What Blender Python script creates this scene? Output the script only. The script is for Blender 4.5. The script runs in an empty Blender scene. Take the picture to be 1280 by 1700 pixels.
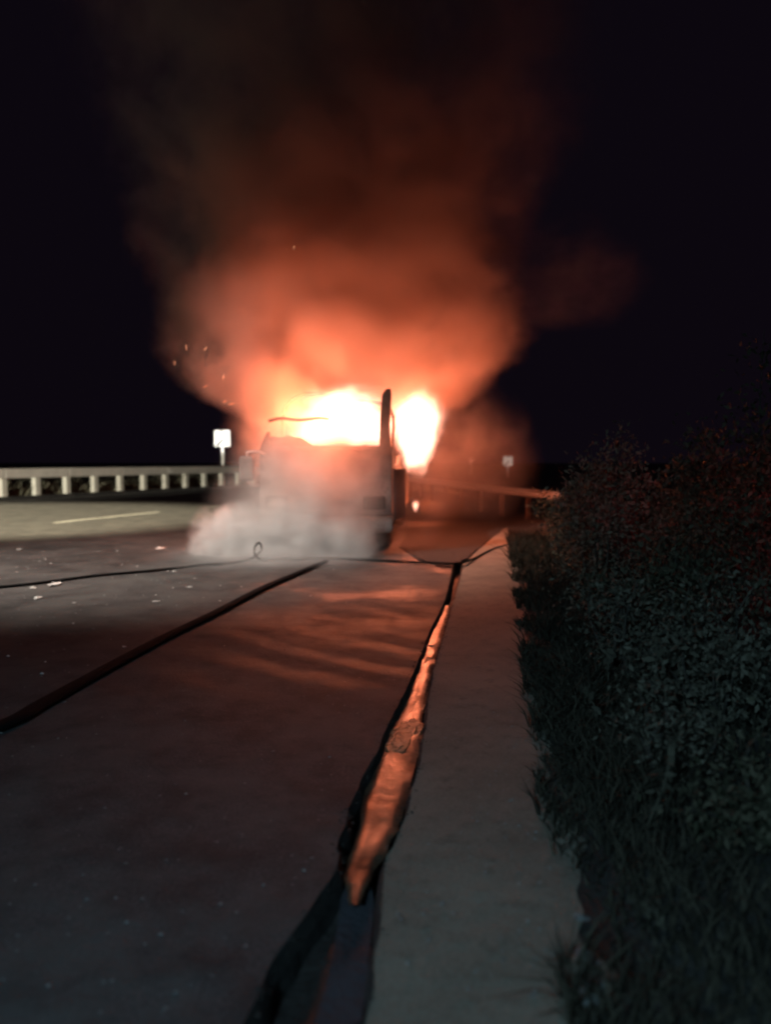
import bpy, bmesh, math, random
from mathutils import Vector, Matrix, noise
random.seed(7)
R = math.radians
SC = bpy.context.scene
COL = SC.collection

# ------------------------------------------------------------------ camera
CAM_H, PITCH, FPX = 1.5, 3.8, 1275.0
cam_d = bpy.data.cameras.new('camera')
cam = bpy.data.objects.new('camera', cam_d); COL.objects.link(cam)
cam.location = (0, 0, CAM_H); cam.rotation_euler = (R(90 - PITCH), 0, 0)
cam_d.sensor_fit = 'HORIZONTAL'; cam_d.sensor_width = 36.0; cam_d.lens = 36.0 * FPX / 1280.0
cam_d.clip_start = 0.05; cam_d.clip_end = 1500
cam_d.dof.use_dof = True; cam_d.dof.focus_distance = 5.5; cam_d.dof.aperture_fstop = 1.25
SC.camera = cam

# ------------------------------------------------------------------ night sky
w = bpy.data.worlds.new('World'); SC.world = w; w.use_nodes = True
nt = w.node_tree; nt.nodes.clear()
wo = nt.nodes.new('ShaderNodeOutputWorld'); wb = nt.nodes.new('ShaderNodeBackground')
wb.inputs['Color'].default_value = (0.50, 0.32, 0.64, 1); wb.inputs['Strength'].default_value = 0.0068
nt.links.new(wb.outputs[0], wo.inputs[0])

# ------------------------------------------------------------------ lamps
def lamp(name, kind, loc, energy, color, size=0.1, target=None, angle=None, blend=0.5):
    d = bpy.data.lights.new(name, kind); d.energy = energy; d.color = color
    if kind == 'SUN': d.angle = size
    elif kind in ('POINT', 'SPOT'): d.shadow_soft_size = size
    if kind == 'SPOT': d.spot_size = R(angle); d.spot_blend = blend
    o = bpy.data.objects.new(name, d); COL.objects.link(o); o.location = loc
    if target is not None:
        o.rotation_euler = (Vector(target) - Vector(loc)).to_track_quat('-Z', 'Y').to_euler()
    return o
FIRE = (1.0, 0.175, 0.055)
# the light the flames give off
lamp('windscreen_fire_light', 'POINT', (-0.85, 12.62, 2.12), 210, FIRE, 0.15)
lamp('cab_fire_light', 'POINT', (-1.65, 13.6, 2.25), 500, FIRE, 0.25)
lamp('door_fire_light', 'POINT', (0.62, 14.6, 2.15), 350, FIRE, 0.25)
lamp('rear_fire_light', 'POINT', (-0.5, 17.0, 2.3), 270, FIRE, 0.35)
lamp('under_fire_light', 'POINT', (0.93, 18.2, 0.45), 40, FIRE, 0.12)
# flood and headlight of the vehicles standing off to the left, lamp behind the photographer, red beacon
lamp('flood_light', 'SPOT', (-24, -5, 16.0), 290000, (1.0, 0.88, 0.60), 0.15, (-11.7, 19.4, 0.0), 28, 0.5).scale = (1.0, 0.5, 1.0)
lamp('headlight_beam', 'SPOT', (-20, 5.0, 0.8), 160000, (1.0, 0.97, 0.90), 0.06, (-10.5, 49.5, 3.3), 3.6, 0.5)
lamp('work_light', 'SPOT', (-8.5, 6.5, 8.0), 7800, (1.0, 0.90, 0.80), 0.15, (-3.4, 11.6, 0.0), 58, 1.0)
lamp('far_headlight', 'SPOT', (-20.6, 5.0, 0.9), 110000, (1.0, 0.93, 0.80), 0.05, (12.3, 78, 1.75), 2.0, 0.4)
lamp('dipped_headlight', 'SPOT', (-19.4, 5.0, 0.8), 52000, (1.0, 0.94, 0.74), 0.06, (-12.6, 38, 0.35), 17, 0.8)
lamp('torch_behind', 'SPOT', (-1.6, -2.4, 3.2), 640, (0.38, 0.76, 1.0), 0.3, (0.0, 2.4, 0.0), 88, 1.0)
lamp('red_beacon', 'SPOT', (4.6, 3.6, 2.2), 130, (1.0, 0.02, 0.03), 0.1, (3.2, 6.3, 0.95), 40, 0.9)
lamp('moon', 'SUN', (0, 0, 30), 0.02, (0.6, 0.75, 1.0), R(10), (3, 10, 0))

SC.view_settings.view_transform = 'Standard'; SC.view_settings.look = 'None'
SC.view_settings.exposure = 0; SC.view_settings.gamma = 1; SC.view_settings.use_curve_mapping = False
SC.render.engine = 'CYCLES'
cy = SC.cycles
cy.use_denoising = True; cy.max_bounces = 6; cy.volume_bounces = 3; cy.transparent_max_bounces = 16
cy.diffuse_bounces = 2; cy.glossy_bounces = 3
cy.volume_step_rate = 1.0; cy.volume_max_steps = 160
cy.sample_clamp_indirect = 4.0; cy.filter_width = 2.2
cy.use_adaptive_sampling = True; cy.adaptive_threshold = 0.02

# ------------------------------------------------------------------ helpers
_cp, _sp = math.cos(R(PITCH)), math.sin(R(PITCH))
def ray(u, v):
    dx, dz = (u - 640) / FPX, -(v - 850) / FPX
    return Vector((dx, _cp + _sp * dz, -_sp + _cp * dz))
def G(u, v, z=0.0):                       # measured point of the photo on the level z
    d = ray(u, v); t = (z - CAM_H) / d.z
    return Vector((0, 0, CAM_H)) + d * t
def A(u, v, Y):                           # measured point at distance Y
    d = ray(u, v); return Vector((0, 0, CAM_H)) + d * (Y / d.y)

def tag(o, label=None, cat=None, group=None, kind=None):
    if label: o['label'] = label
    if cat: o['category'] = cat
    if group: o['group'] = group
    if kind: o['kind'] = kind
    return o
def empty(name, loc=(0, 0, 0), rz=0):
    o = bpy.data.objects.new(name, None); COL.objects.link(o)
    o.location = loc; o.rotation_euler = (0, 0, rz); o.empty_display_size = 0.2; return o
def obj(name, bm, mat, parent=None, loc=None, smooth=False):
    me = bpy.data.meshes.new(name); bm.to_mesh(me); bm.free()
    if mat: me.materials.append(mat)
    if smooth:
        for p in me.polygons: p.use_smooth = True
    o = bpy.data.objects.new(name, me); COL.objects.link(o)
    if parent: o.parent = parent
    if loc is not None: o.location = loc
    return o
def inst(name, src, parent=None, loc=(0, 0, 0), rot=(0, 0, 0), scale=(1, 1, 1)):
    o = bpy.data.objects.new(name, src.data); COL.objects.link(o)
    o.parent = parent; o.location = loc; o.rotation_euler = rot; o.scale = scale; return o
def copy_tree(o, parent=None):
    c = o.copy(); COL.objects.link(c); c.parent = parent
    for ch in [x for x in SC.objects if x.parent == o]: copy_tree(ch, c)
    return c
def box(bm, c, s, bevel=0.0, rot=None):
    r = bmesh.ops.create_cube(bm, size=1.0)
    vs = r['verts']
    for v in vs: v.co = Vector((v.co.x * s[0], v.co.y * s[1], v.co.z * s[2]))
    if bevel:
        es = list({e for v in vs for e in v.link_edges})
        rb = bmesh.ops.bevel(bm, geom=es, offset=bevel, segments=2, affect='EDGES', profile=0.5)
        vs = list({v for v in rb['verts']} | {v for v in vs if v.is_valid})
    for v in vs:
        if rot is not None: v.co = rot @ v.co
        v.co += Vector(c)
def tube(bm, pts, rad, seg=8, cap=True):
    pts = [Vector(p) for p in pts]; rings = []
    rads = rad if isinstance(rad, (list, tuple)) else [rad] * len(pts)
    up = Vector((0, 0, 1))
    for i, p in enumerate(pts):
        t = (pts[min(i + 1, len(pts) - 1)] - pts[max(i - 1, 0)]).normalized()
        u = up if abs(t.dot(up)) < 0.95 else Vector((1, 0, 0))
        a = t.cross(u).normalized(); b = a.cross(t).normalized()
        rings.append([bm.verts.new(p + (a * math.cos(k * 2 * math.pi / seg) + b * math.sin(k * 2 * math.pi / seg)) * rads[i]) for k in range(seg)])
    for i in range(len(rings) - 1):
        for k in range(seg):
            bm.faces.new((rings[i][k], rings[i][(k + 1) % seg], rings[i + 1][(k + 1) % seg], rings[i + 1][k]))
    if cap:
        bm.faces.new(rings[0][::-1]); bm.faces.new(rings[-1])
def smoothline(pts, n):
    pts = [Vector(p) for p in pts]; out = []
    P = [pts[0] * 2 - pts[1]] + pts + [pts[-1] * 2 - pts[-2]]
    for i in range(1, len(P) - 2):
        for k in range(n):
            t = k / n
            out.append(0.5 * ((2 * P[i]) + (-P[i - 1] + P[i + 1]) * t + (2 * P[i - 1] - 5 * P[i] + 4 * P[i + 1] - P[i + 2]) * t * t + (-P[i - 1] + 3 * P[i] - 3 * P[i + 1] + P[i + 2]) * t ** 3))
    out.append(pts[-1]); return out

# ------------------------------------------------------------------ materials
class NB:
    def __init__(s, name):
        s.m = bpy.data.materials.new(name); s.m.use_nodes = True; s.t = s.m.node_tree; s.t.nodes.clear()
        s.out = s.t.nodes.new('ShaderNodeOutputMaterial')
    def n(s, typ, **kw):
        x = s.t.nodes.new(typ)
        for k, v in kw.items(): setattr(x, k, v)
        return x
    def put(s, sock, v):
        if isinstance(v, bpy.types.NodeSocket): s.t.links.new(v, sock)
        elif isinstance(v, (tuple, list)) and sock.type == 'RGBA' and len(v) == 3: sock.default_value = (*v, 1)
        else: sock.default_value = v
    def math(s, op, a, b=None, c=None, clamp=False):
        x = s.n('ShaderNodeMath', operation=op, use_clamp=clamp); s.put(x.inputs[0], a)
        if b is not None: s.put(x.inputs[1], b)
        if c is not None: s.put(x.inputs[2], c)
        return x.outputs[0]
    def vmath(s, op, a, b=None, sc=None):
        x = s.n('ShaderNodeVectorMath', operation=op); s.put(x.inputs[0], a)
        if b is not None: s.put(x.inputs[1], b)
        if sc is not None: s.put(x.inputs['Scale'], sc)
        return x.outputs['Value'] if op in ('LENGTH', 'DOT_PRODUCT') else x.outputs['Vector']
    def co(s, kind='Object'): return s.n('ShaderNodeTexCoord').outputs[kind]
    def noise(s, scale, detail=3, rough=0.55, vec=None, dist=0.0):
        x = s.n('ShaderNodeTexNoise'); s.put(x.inputs['Scale'], scale); x.inputs['Detail'].default_value = detail
        x.inputs['Roughness'].default_value = rough; x.inputs['Distortion'].default_value = dist
        if vec is not None: s.put(x.inputs['Vector'], vec)
        return x
    def mapr(s, v, a, b, c, d, interp='SMOOTHSTEP'):
        x = s.n('ShaderNodeMapRange', interpolation_type=interp); s.put(x.inputs[0], v)
        for i, k in enumerate((a, b, c, d)): s.put(x.inputs[i + 1], k)
        return x.outputs[0]
    def mix(s, f, a, b):
        x = s.n('ShaderNodeMix', data_type='RGBA'); s.put(x.inputs[0], f); s.put(x.inputs[6], a); s.put(x.inputs[7], b); return x.outputs[2]
    def bump(s, h, strength, dist, normal=None):
        x = s.n('ShaderNodeBump'); x.inputs['Strength'].default_value = strength; x.inputs['Distance'].default_value = dist
        s.put(x.inputs['Height'], h)
        if normal is not None: s.put(x.inputs['Normal'], normal)
        return x.outputs[0]
    def pbr(s, color, rough=0.7, metal=0.0, normal=None, **kw):
        x = s.n('ShaderNodeBsdfPrincipled'); s.put(x.inputs['Base Color'], color); s.put(x.inputs['Roughness'], rough); s.put(x.inputs['Metallic'], metal)
        if normal is not None: s.put(x.inputs['Normal'], normal)
        for k, v in kw.items(): s.put(x.inputs[k], v)
        s.t.links.new(x.outputs[0], s.out.inputs[0]); return s.m
def sepx(b, v):
    x = b.n('ShaderNodeSeparateXYZ'); b.put(x.inputs[0], v); return x.outputs
def plain(name, c, rough=0.7, metal=0.0, var=0.35, scale=6.0, bs=0.2, bd=0.01):
    b = NB(name); P = b.co(); n1 = b.noise(scale, 5, 0.6, P).outputs[0]
    f = b.mapr(n1, 0.3, 0.72, 0, 1)
    col = b.mix(f, tuple(x * (1 - var) for x in c), tuple(min(1, x * (1 + var)) for x in c))
    return b.pbr(col, b.mapr(n1, 0.3, 0.7, max(0.05, rough - 0.12), min(1, rough + 0.12)), metal, b.bump(b.noise(scale * 6, 4, 0.6, P).outputs[0], bs, bd))

def mat_asphalt():
    b = NB('asphalt'); P = b.co()
    big = b.noise(0.55, 4, 0.6, P).outputs[0]; mid = b.noise(4.0, 5, 0.65, P).outputs[0]; fine = b.noise(70, 3, 0.7, P).outputs[0]
    vor = b.n('ShaderNodeTexVoronoi'); b.put(vor.inputs['Vector'], P); vor.inputs['Scale'].default_value = 95
    col = b.mix(b.mapr(fine, 0.35, 0.7, 0, 1), (0.030, 0.029, 0.029), (0.085, 0.083, 0.081))
    col = b.mix(b.mapr(mid, 0.35, 0.65, 0.0, 0.75), col, (0.022, 0.020, 0.019)); col = b.mix(b.mapr(b.noise(1.6, 6, 0.7, P).outputs[0], 0.40, 0.62, 0.0, 0.6), col, (0.085, 0.080, 0.074))
    # water run-off: damp bands lying obliquely across the hard shoulder, and puddled patches
    s = sepx(b, P)
    q = b.math('ADD', s[1], b.math('MULTIPLY', s[0], 0.82))
    q = b.math('ADD', q, b.math('MULTIPLY', b.math('SUBTRACT', b.noise(1.1, 3, 0.5, P).outputs[0], 0.5), 0.55))
    band = b.math('SINE', b.math('MULTIPLY', q, 9.5))
    inx = b.math('MULTIPLY', b.mapr(s[0], -2.2, -1.4, 0, 1), b.math('MULTIPLY', b.mapr(s[1], 4.6, 5.3, 0, 1), b.mapr(s[1], 7.0, 9.0, 1, 0)))
    wet = b.math('MULTIPLY', b.mapr(band, -0.9, 1.0, 0, 0.48), inx)
    wet = b.math('MULTIPLY', wet, b.mapr(mid, 0.3, 0.6, 0.35, 1))
    pud = b.math('MULTIPLY', b.mapr(big, 0.44, 0.62, 0, 1), b.math('MULTIPLY', b.mapr(s[1], 4.5, 8.5, 0, 0.7), b.mapr(s[1], 13, 16, 1, 0.1)))
    wetall = b.math('MAXIMUM', wet, pud)
    col = b.mix(b.math('MULTIPLY', wetall, 0.35), col, (0.030, 0.028, 0.027))
    rough = b.mapr(wetall, 0, 1, 0.82, 0.36, 'LINEAR')
    nrm = b.bump(fine, 0.5, 0.006, b.bump(mid, 0.45, 0.03, b.bump(vor.outputs[0], 0.4, 0.004)))
    return b.pbr(col, rough, 0.0, nrm, **{'Specular IOR Level': 0.5})
def mat_concrete(name, c1, c2, sc=1.0):
    b = NB(name); P = b.co()
    a = b.noise(1.1 * sc, 5, 0.65, P).outputs[0]; m = b.noise(9 * sc, 5, 0.6, P).outputs[0]; f = b.noise(85, 3, 0.7, P).outputs[0]
    col = b.mix(b.mapr(a, 0.3, 0.7, 0, 1), c1, c2)
    col = b.mix(b.mapr(m, 0.52, 0.7, 0, 0.55), col, tuple(x * 0.55 for x in c1))
    col = b.mix(b.mapr(f, 0.3, 0.75, 0, 0.4), col, tuple(min(1, x * 1.5) for x in c2))
    return b.pbr(col, 0.88, 0, b.bump(f, 0.5, 0.004, b.bump(m, 0.5, 0.02)))
def mat_liquid():
    b = NB('muddy_runoff'); P = b.co()
    n1 = b.noise(7, 4, 0.6, P).outputs[0]; n2 = b.noise(30, 3, 0.6, P).outputs[0]
    col = b.mix(b.mapr(n1, 0.35, 0.68, 0, 1), (0.055, 0.027, 0.016), (0.17, 0.095, 0.055))
    return b.pbr(col, b.mapr(n2, 0.3, 0.7, 0.28, 0.46), 0, b.bump(n1, 0.3, 0.03, b.bump(n2, 0.12, 0.008)), **{'Specular IOR Level': 0.9, 'Coat Weight': 0.1, 'Coat Roughness': 0.3})
def mat_leaf(name, c1, c2):
    b = NB(name); r = b.n('ShaderNodeObjectInfo').outputs['Random']
    g = b.n('ShaderNodeNewGeometry').outputs['Random Per Island']
    col = b.mix(g, c1, c2)
    return b.pbr(col, 0.9, 0, None, **{'Specular IOR Level': 0.1})
def mat_char():
    b = NB('charred_paint'); P = b.co()
    a = b.noise(2.2, 5, 0.65, P).outputs[0]; f = b.noise(18, 4, 0.6, P).outputs[0]; z = sepx(b, P)[2]
    soot = b.mapr(b.math('ADD', z, b.math('MULTIPLY', a, 1.2)), 1.35, 2.35, 0, 1)
    col = b.mix(b.mapr(a, 0.3, 0.7, 0, 1), (0.22, 0.18, 0.16), (0.34, 0.29, 0.26))
    col = b.mix(b.mapr(f, 0.5, 0.68, 0, 0.6), col, (0.12, 0.09, 0.07))
    col = b.mix(soot, col, (0.020, 0.016, 0.014))
    return b.pbr(col, b.mapr(soot, 0, 1, 0.45, 0.9, 'LINEAR'), 0.0, b.bump(f, 0.3, 0.01, b.bump(a, 0.3, 0.05)))
def mat_emit(name, c, strength):
    b = NB(name); e = b.n('ShaderNodeEmission'); b.put(e.inputs[0], c); e.inputs[1].default_value = strength
    b.t.links.new(e.outputs[0], b.out.inputs[0]); return b.m
def mat_puff(name, dens, color, warp=0.5, nscale=1.3, lo=0.3, edge=0.55, aniso=0.0, contrast=(0.34, 0.66)):
    """a rounded cloud of smoke: density falls off from the middle of its (unit) hull to the hull"""
    b = NB(name); P = b.co()
    n = b.noise(nscale, 3, 0.55, P)
    W = b.vmath('SCALE', b.vmath('SUBTRACT', n.outputs['Color'], (0.5, 0.5, 0.5)), sc=warp)
    r = b.vmath('LENGTH', b.vmath('ADD', P, W))
    env = b.math('MULTIPLY', b.mapr(r, edge, 0.92, 1, 0), b.mapr(b.vmath('LENGTH', P), 0.8, 0.98, 1, 0))
    d = b.math('MULTIPLY', env, b.mapr(b.noise(nscale * 2.1, 4, 0.6, P).outputs[0], contrast[0], contrast[1], lo, 1.6))
    v = b.n('ShaderNodeVolumePrincipled'); b.put(v.inputs['Color'], color)
    b.put(v.inputs['Density'], b.math('MULTIPLY', d, dens)); v.inputs['Anisotropy'].default_value = aniso
    b.t.links.new(v.outputs[0], b.out.inputs['Volume']); return b.m
def mat_flame(name, strength, taper=0.0, warp=0.5, nscale=1.6, edge=0.2, color=(1.0, 0.42, 0.28)):
    b = NB(name); P = b.co()
    n = b.noise(nscale, 4, 0.6, P)
    W = b.vmath('SCALE', b.vmath('SUBTRACT', n.outputs['Color'], (0.5, 0.5, 0.5)), sc=warp)
    Q = b.vmath('ADD', P, W)
    if taper:
        s = sepx(b, Q); k = b.mapr(s[2], -0.85, 0.3, taper, 1.0, 'LINEAR')
        c = b.n('ShaderNodeCombineXYZ'); b.put(c.inputs[0], b.math('DIVIDE', s[0], k)); b.put(c.inputs[1], b.math('DIVIDE', s[1], k)); b.put(c.inputs[2], s[2])
        Q = c.outputs[0]
    r = b.vmath('LENGTH', Q)
    env = b.math('MULTIPLY', b.mapr(r, edge, 0.9, 1, 0), b.mapr(b.vmath('LENGTH', P), 0.8, 0.98, 1, 0))
    env = b.math('POWER', env, 2.0)
    e = b.n('ShaderNodeEmission'); b.put(e.inputs[0], color); b.put(e.inputs[1], b.math('MULTIPLY', env, strength))
    b.t.links.new(e.outputs[0], b.out.inputs['Volume']); return b.m

M_ASPH = mat_asphalt()
M_VERGE = mat_concrete('verge_concrete', (0.125, 0.105, 0.080), (0.235, 0.20, 0.155))
M_RAILC = mat_concrete('barrier_concrete', (0.40, 0.39, 0.35), (0.55, 0.53, 0.47))
M_BEAM = mat_concrete('barrier_beam', (0.42, 0.40, 0.37), (0.55, 0.52, 0.48))
M_FARGRASS = None
M_SOIL = plain('dark_soil', (0.030, 0.024, 0.020), 0.95, var=0.4, scale=3, bs=0.7, bd=0.05)
M_MUD = plain('wet_mud', (0.035, 0.027, 0.024), 0.55, var=0.4, scale=5, bs=0.5, bd=0.03)
M_DARKEDGE = plain('gutter_wall', (0.034, 0.026, 0.022), 0.98, var=0.4, scale=12, bs=0.6, bd=0.02)
M_LIQ = mat_liquid()
M_PAINT = plain('road_paint', (0.55, 0.54, 0.48), 0.6, var=0.25, scale=14)
M_CHAR = mat_char()
M_BURNT = plain('burnt_metal', (0.030, 0.022, 0.018), 0.8, 0.3, var=0.5, scale=7)
M_RUST = plain('scorched_steel', (0.09, 0.05, 0.035), 0.75, 0.4, var=0.4, scale=9)
M_TYRE = plain('tyre_rubber', (0.018, 0.017, 0.017), 0.85, var=0.3)
M_GLASS = plain('cracked_lens', (0.35, 0.33, 0.30), 0.15, var=0.2)
M_HOSE = plain('hose_jacket', (0.004, 0.0035, 0.004), 1.0, var=0.4, scale=30)
M_HOSE.node_tree.nodes['Principled BSDF'].inputs['Specular IOR Level'].default_value = 0.12
M_STEEL = plain('galvanised_steel', (0.42, 0.41, 0.40), 0.5, 0.5, var=0.2, scale=8)
M_SIGNW = plain('sign_face', (0.82, 0.82, 0.80), 0.5, var=0.03)
M_SIGNK = plain('sign_print', (0.02, 0.02, 0.02), 0.5, var=0.1)
M_SCRAP = plain('pale_scrap', (0.62, 0.60, 0.57), 0.7, var=0.3, scale=15)
M_STONE = plain('pale_stone', (0.20, 0.19, 0.18), 0.8, var=0.4, scale=15)
M_BARK = plain('bark', (0.05, 0.038, 0.028), 0.9, var=0.4, scale=12)
M_LEAF = mat_leaf('bush_leaf', (0.035, 0.034, 0.020), (0.10, 0.082, 0.055))
M_LEAF2 = mat_leaf('dry_leaf', (0.06, 0.05, 0.035), (0.14, 0.12, 0.09))
M_GRASS = mat_leaf('grass_blade', (0.022, 0.018, 0.013), (0.075, 0.060, 0.042))
M_FIRELIT = mat_leaf('firelit_leaf', (0.08, 0.062, 0.042), (0.20, 0.155, 0.105))  # paler copy of the bush leaf, firelight put into its colour
M_STRAW = mat_leaf('straw', (0.05, 0.042, 0.032), (0.10, 0.085, 0.06))

# ------------------------------------------------------------------ ground
def sheet(name, L, Rr, mat, z=0.0, z2=None, cols=1, kind='structure', skirt=None):
    bm = bmesh.new(); rows = []
    for a, c in zip(L, Rr):
        rows.append([bm.verts.new((a.x + (c.x - a.x) * k / cols, a.y + (c.y - a.y) * k / cols, z if z2 is None else z + (z2 - z) * k / cols)) for k in range(cols + 1)])
    for i in range(len(rows) - 1):
        for k in range(cols):
            bm.faces.new((rows[i][k], rows[i][k + 1], rows[i + 1][k + 1], rows[i + 1][k]))
    if skirt:
        for side, dz in skirt:
            idx = 0 if side == 'L' else -1
            low = [bm.verts.new(rw[idx].co + Vector((0, 0, dz))) for rw in rows]
            for i in range(len(rows) - 1):
                bm.faces.new((rows[i][idx], rows[i + 1][idx], low[i + 1], low[i]))
    o = obj(name, bm, mat); o['kind'] = kind; return o
bm = bmesh.new(); bmesh.ops.create_grid(bm, x_segments=60, y_segments=60, size=400)
for v in bm.verts: v.co.z = -0.5 + 0.12 * noise.noise(v.co * 0.02)
o = obj('ground', bm, M_SOIL, loc=(0, 300, 0)); o['kind'] = 'structure'

gut = [(1900, 285, 580), (1700, 405, 606), (1640, 432, 616), (1600, 452, 621), (1550, 486, 628), (1500, 522, 632), (1450, 556, 636), (1425, 562, 640), (1400, 563, 652), (1360, 575, 671), (1300, 598, 687), (1250, 626, 699),
       (1200, 646, 707), (1150, 672, 713), (1100, 694, 723), (1050, 713, 738), (1000, 737, 752), (960, 748, 764), (925, 755, 770)]
def jig(p, k, a=0.012): return p + Vector((a * noise.noise(Vector((p.y * 6, k, 0))), 0, 0))
GL = smoothline([G(l, v) for v, l, r in gut], 8); GR = smoothline([G(r, v) for v, l, r in gut], 8)
d = Vector((0.07, 1, 0))
for L_ in (GL, GR):
    L_.insert(0, L_[0] - Vector((-0.02, 2.5, 0)))
GL = [jig(p, 1) for p in GL]; GR = [jig(p, 2) for p in GR]
last = GL[-1].copy()
def beyond(y): t = (y - last.y); return last.x + 0.055 * t - 0.0016 * t * t
ext = [last.y + k for k in (2, 4, 6, 8, 11, 14, 18, 23, 30, 40)]
GLx = GL + [Vector((beyond(y), y, 0)) for y in ext]
GRx = GR + [Vector((beyond(y) + 0.11, y, 0)) for y in ext]
def left_edge_x(y):                      # line of the barrier across the road
    return -16.4 + (y - 32) * 0.4178
ROADL = [Vector((left_edge_x(p.y) + 0.2, p.y, 0)) if p.y > 2 else Vector((-29, p.y, 0)) for p in GLx]
# road: fan to the left; rows share y so a plain sheet works
road = sheet('road', ROADL, GLx, M_ASPH, 0.0, cols=4, skirt=[('R', -0.13)])
sheet('gutter', [p + Vector((-0.02, 0, 0)) for p in GLx], [p + Vector((0.02, 0, 0)) for p in GRx], M_MUD, -0.11, cols=3)
for o_ in [SC.objects['gutter']]:
    for v in o_.data.vertices: v.co.z += 0.03 * noise.noise(v.co * 5) 
ver = [(1900, 1030), (1700, 1000), (1560, 972), (1450, 950), (1330, 925), (1200, 905), (1130, 890), (980, 866), (905, 852), (880, 846)]
VR = [G(u, v) for v, u in ver]
def xat(line, y):
    for a, c in zip(line, line[1:]):
        if a.y <= y <= c.y: return a.x + (c.x - a.x) * (y - a.y) / (c.y - a.y)
    if y < line[0].y: return line[0].x
    return line[-1].x + 0.10 * (y - line[-1].y) - 0.003 * (y - line[-1].y) ** 2
VRx = [Vector((xat(VR, p.y) + 0.10 * noise.noise(Vector((p.y * 1.6, 3, 0))) + 0.07 * noise.noise(Vector((p.y * 5, 9, 0))), p.y, 0)) for p in GRx]
verge = sheet('verge', GRx, VRx, M_VERGE, 0.0, 0.02, cols=3, skirt=[('L', -0.13)])
# dark sheet laid over the road edge and the far end of the verge, reaching to the guardrail
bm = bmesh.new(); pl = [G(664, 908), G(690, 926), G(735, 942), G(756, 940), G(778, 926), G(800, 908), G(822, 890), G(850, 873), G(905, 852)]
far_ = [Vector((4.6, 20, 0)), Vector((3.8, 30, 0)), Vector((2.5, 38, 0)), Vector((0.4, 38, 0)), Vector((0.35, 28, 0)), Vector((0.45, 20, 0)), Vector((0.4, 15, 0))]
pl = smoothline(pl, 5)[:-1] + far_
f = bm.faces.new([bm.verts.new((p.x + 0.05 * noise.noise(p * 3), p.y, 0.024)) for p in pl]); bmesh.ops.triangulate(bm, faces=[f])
obj('dark_sheet', bm, M_SOIL)['kind'] = 'structure'
# wall lips of the gutter, dark eroded edge
for nm, L_, s in (('gutter_edge', GL, -1), ('gutter_edge', GR, 1)):
    bm = bmesh.new(); a = []; c = []
    for i, p in enumerate(L_):
        wv = 0.002 + 0.006 * noise.noise(Vector((p.y * 9, s, 3)))
        a.append(bm.verts.new((p.x + s * wv, p.y, 0.004))); c.append(bm.verts.new((p.x - s * 0.018, p.y, -0.05)))
    low = [bm.verts.new((p.x - s * (0.03 + 0.012 * noise.noise(p * 8)), p.y, -0.12)) for p in L_]
    for i in range(len(L_) - 1):
        bm.faces.new((a[i], a[i + 1], c[i + 1], c[i])); bm.faces.new((c[i], c[i + 1], low[i + 1], low[i]))
    obj(nm, bm, M_DARKEDGE)['kind'] = 'structure'
# grassy bank right of the verge
bm = bmesh.new(); rows = []
for p in VRx:
    row = []
    for k in range(13):
        t = k / 12; x = p.x - 0.06 + t * t * 26
        z = 0.012 + 0.35 * (1 - math.exp(-max(0, x - p.x) * 0.35)) + 0.10 * noise.noise(Vector((x * 0.9, p.y * 0.9, 0))) * min(1, (x - p.x + 0.06) * 1.2)
        row.append(bm.verts.new((x, p.y, z)))
    rows.append(row)
for i in range(len(rows) - 1):
    for k in range(12): bm.faces.new((rows[i][k], rows[i][k + 1], rows[i + 1][k + 1], rows[i + 1][k]))
obj('bank', bm, M_SOIL, smooth=True)['kind'] = 'structure'
# field beyond the barrier
bm = bmesh.new(); rows = []
for y in range(0, 120, 4):
    rows.append([bm.verts.new((left_edge_x(y) - 0.35 - k * k * 0.6, y, -0.02 - 0.02 * k + 0.12 * noise.noise(Vector((k, y * 0.3, 1))))) for k in range(10)])
for i in range(len(rows) - 1):
    for k in range(9): bm.faces.new((rows[i][k], rows[i][k + 1], rows[i + 1][k + 1], rows[i + 1][k]))
obj('field', bm, M_SOIL, smooth=True)['kind'] = 'structure'

# pale run-off in the gutter
liq = [(1500, 583, 592), (1475, 580, 600), (1450, 577, 612), (1432, 577, 624), (1415, 582, 634), (1395, 590, 642), (1360, 602, 660), (1320, 606, 672), (1290, 614, 678), (1268, 626, 684), (1252, 634, 690), (1236, 636, 694), (1218, 642, 698), (1204, 652, 697), (1196, 664, 694),
       (1180, 670, 698), (1150, 682, 705), (1120, 690, 712), (1098, 698, 719), (1084, 707, 722), (1070, 706, 727), (1050, 715, 733), (1025, 727, 741), (1005, 735, 747)]
bm = bmesh.new(); rows = []
LL = smoothline([G(l - 4, v, -0.038) for v, l, r in liq], 5); LR = smoothline([G(r + 5, v, -0.038) for v, l, r in liq], 5)
for i, (a, c) in enumerate(zip(LL, LR)):
    a = a + Vector((0.010 * noise.noise(a * 14), 0, 0)); c = c + Vector((0.010 * noise.noise(c * 14 + Vector((5, 0, 0))), 0, 0))
    rows.append([bm.verts.new(a.lerp(c, k / 5) + Vector((0, 0, (-0.012 if k in (0, 5) else 0) + 0.012 * noise.noise(a * 4 + Vector((k, 0, 0)))))) for k in range(6)])
for i in range(len(rows) - 1):
    for k in range(5): bm.faces.new((rows[i][k], rows[i][k + 1], rows[i + 1][k + 1], rows[i + 1][k]))
o = obj('muddy_runoff', bm, M_LIQ, smooth=True); tag(o, 'pale muddy water glinting orange in the gutter beside the concrete verge', 'water', kind='stuff')
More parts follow.
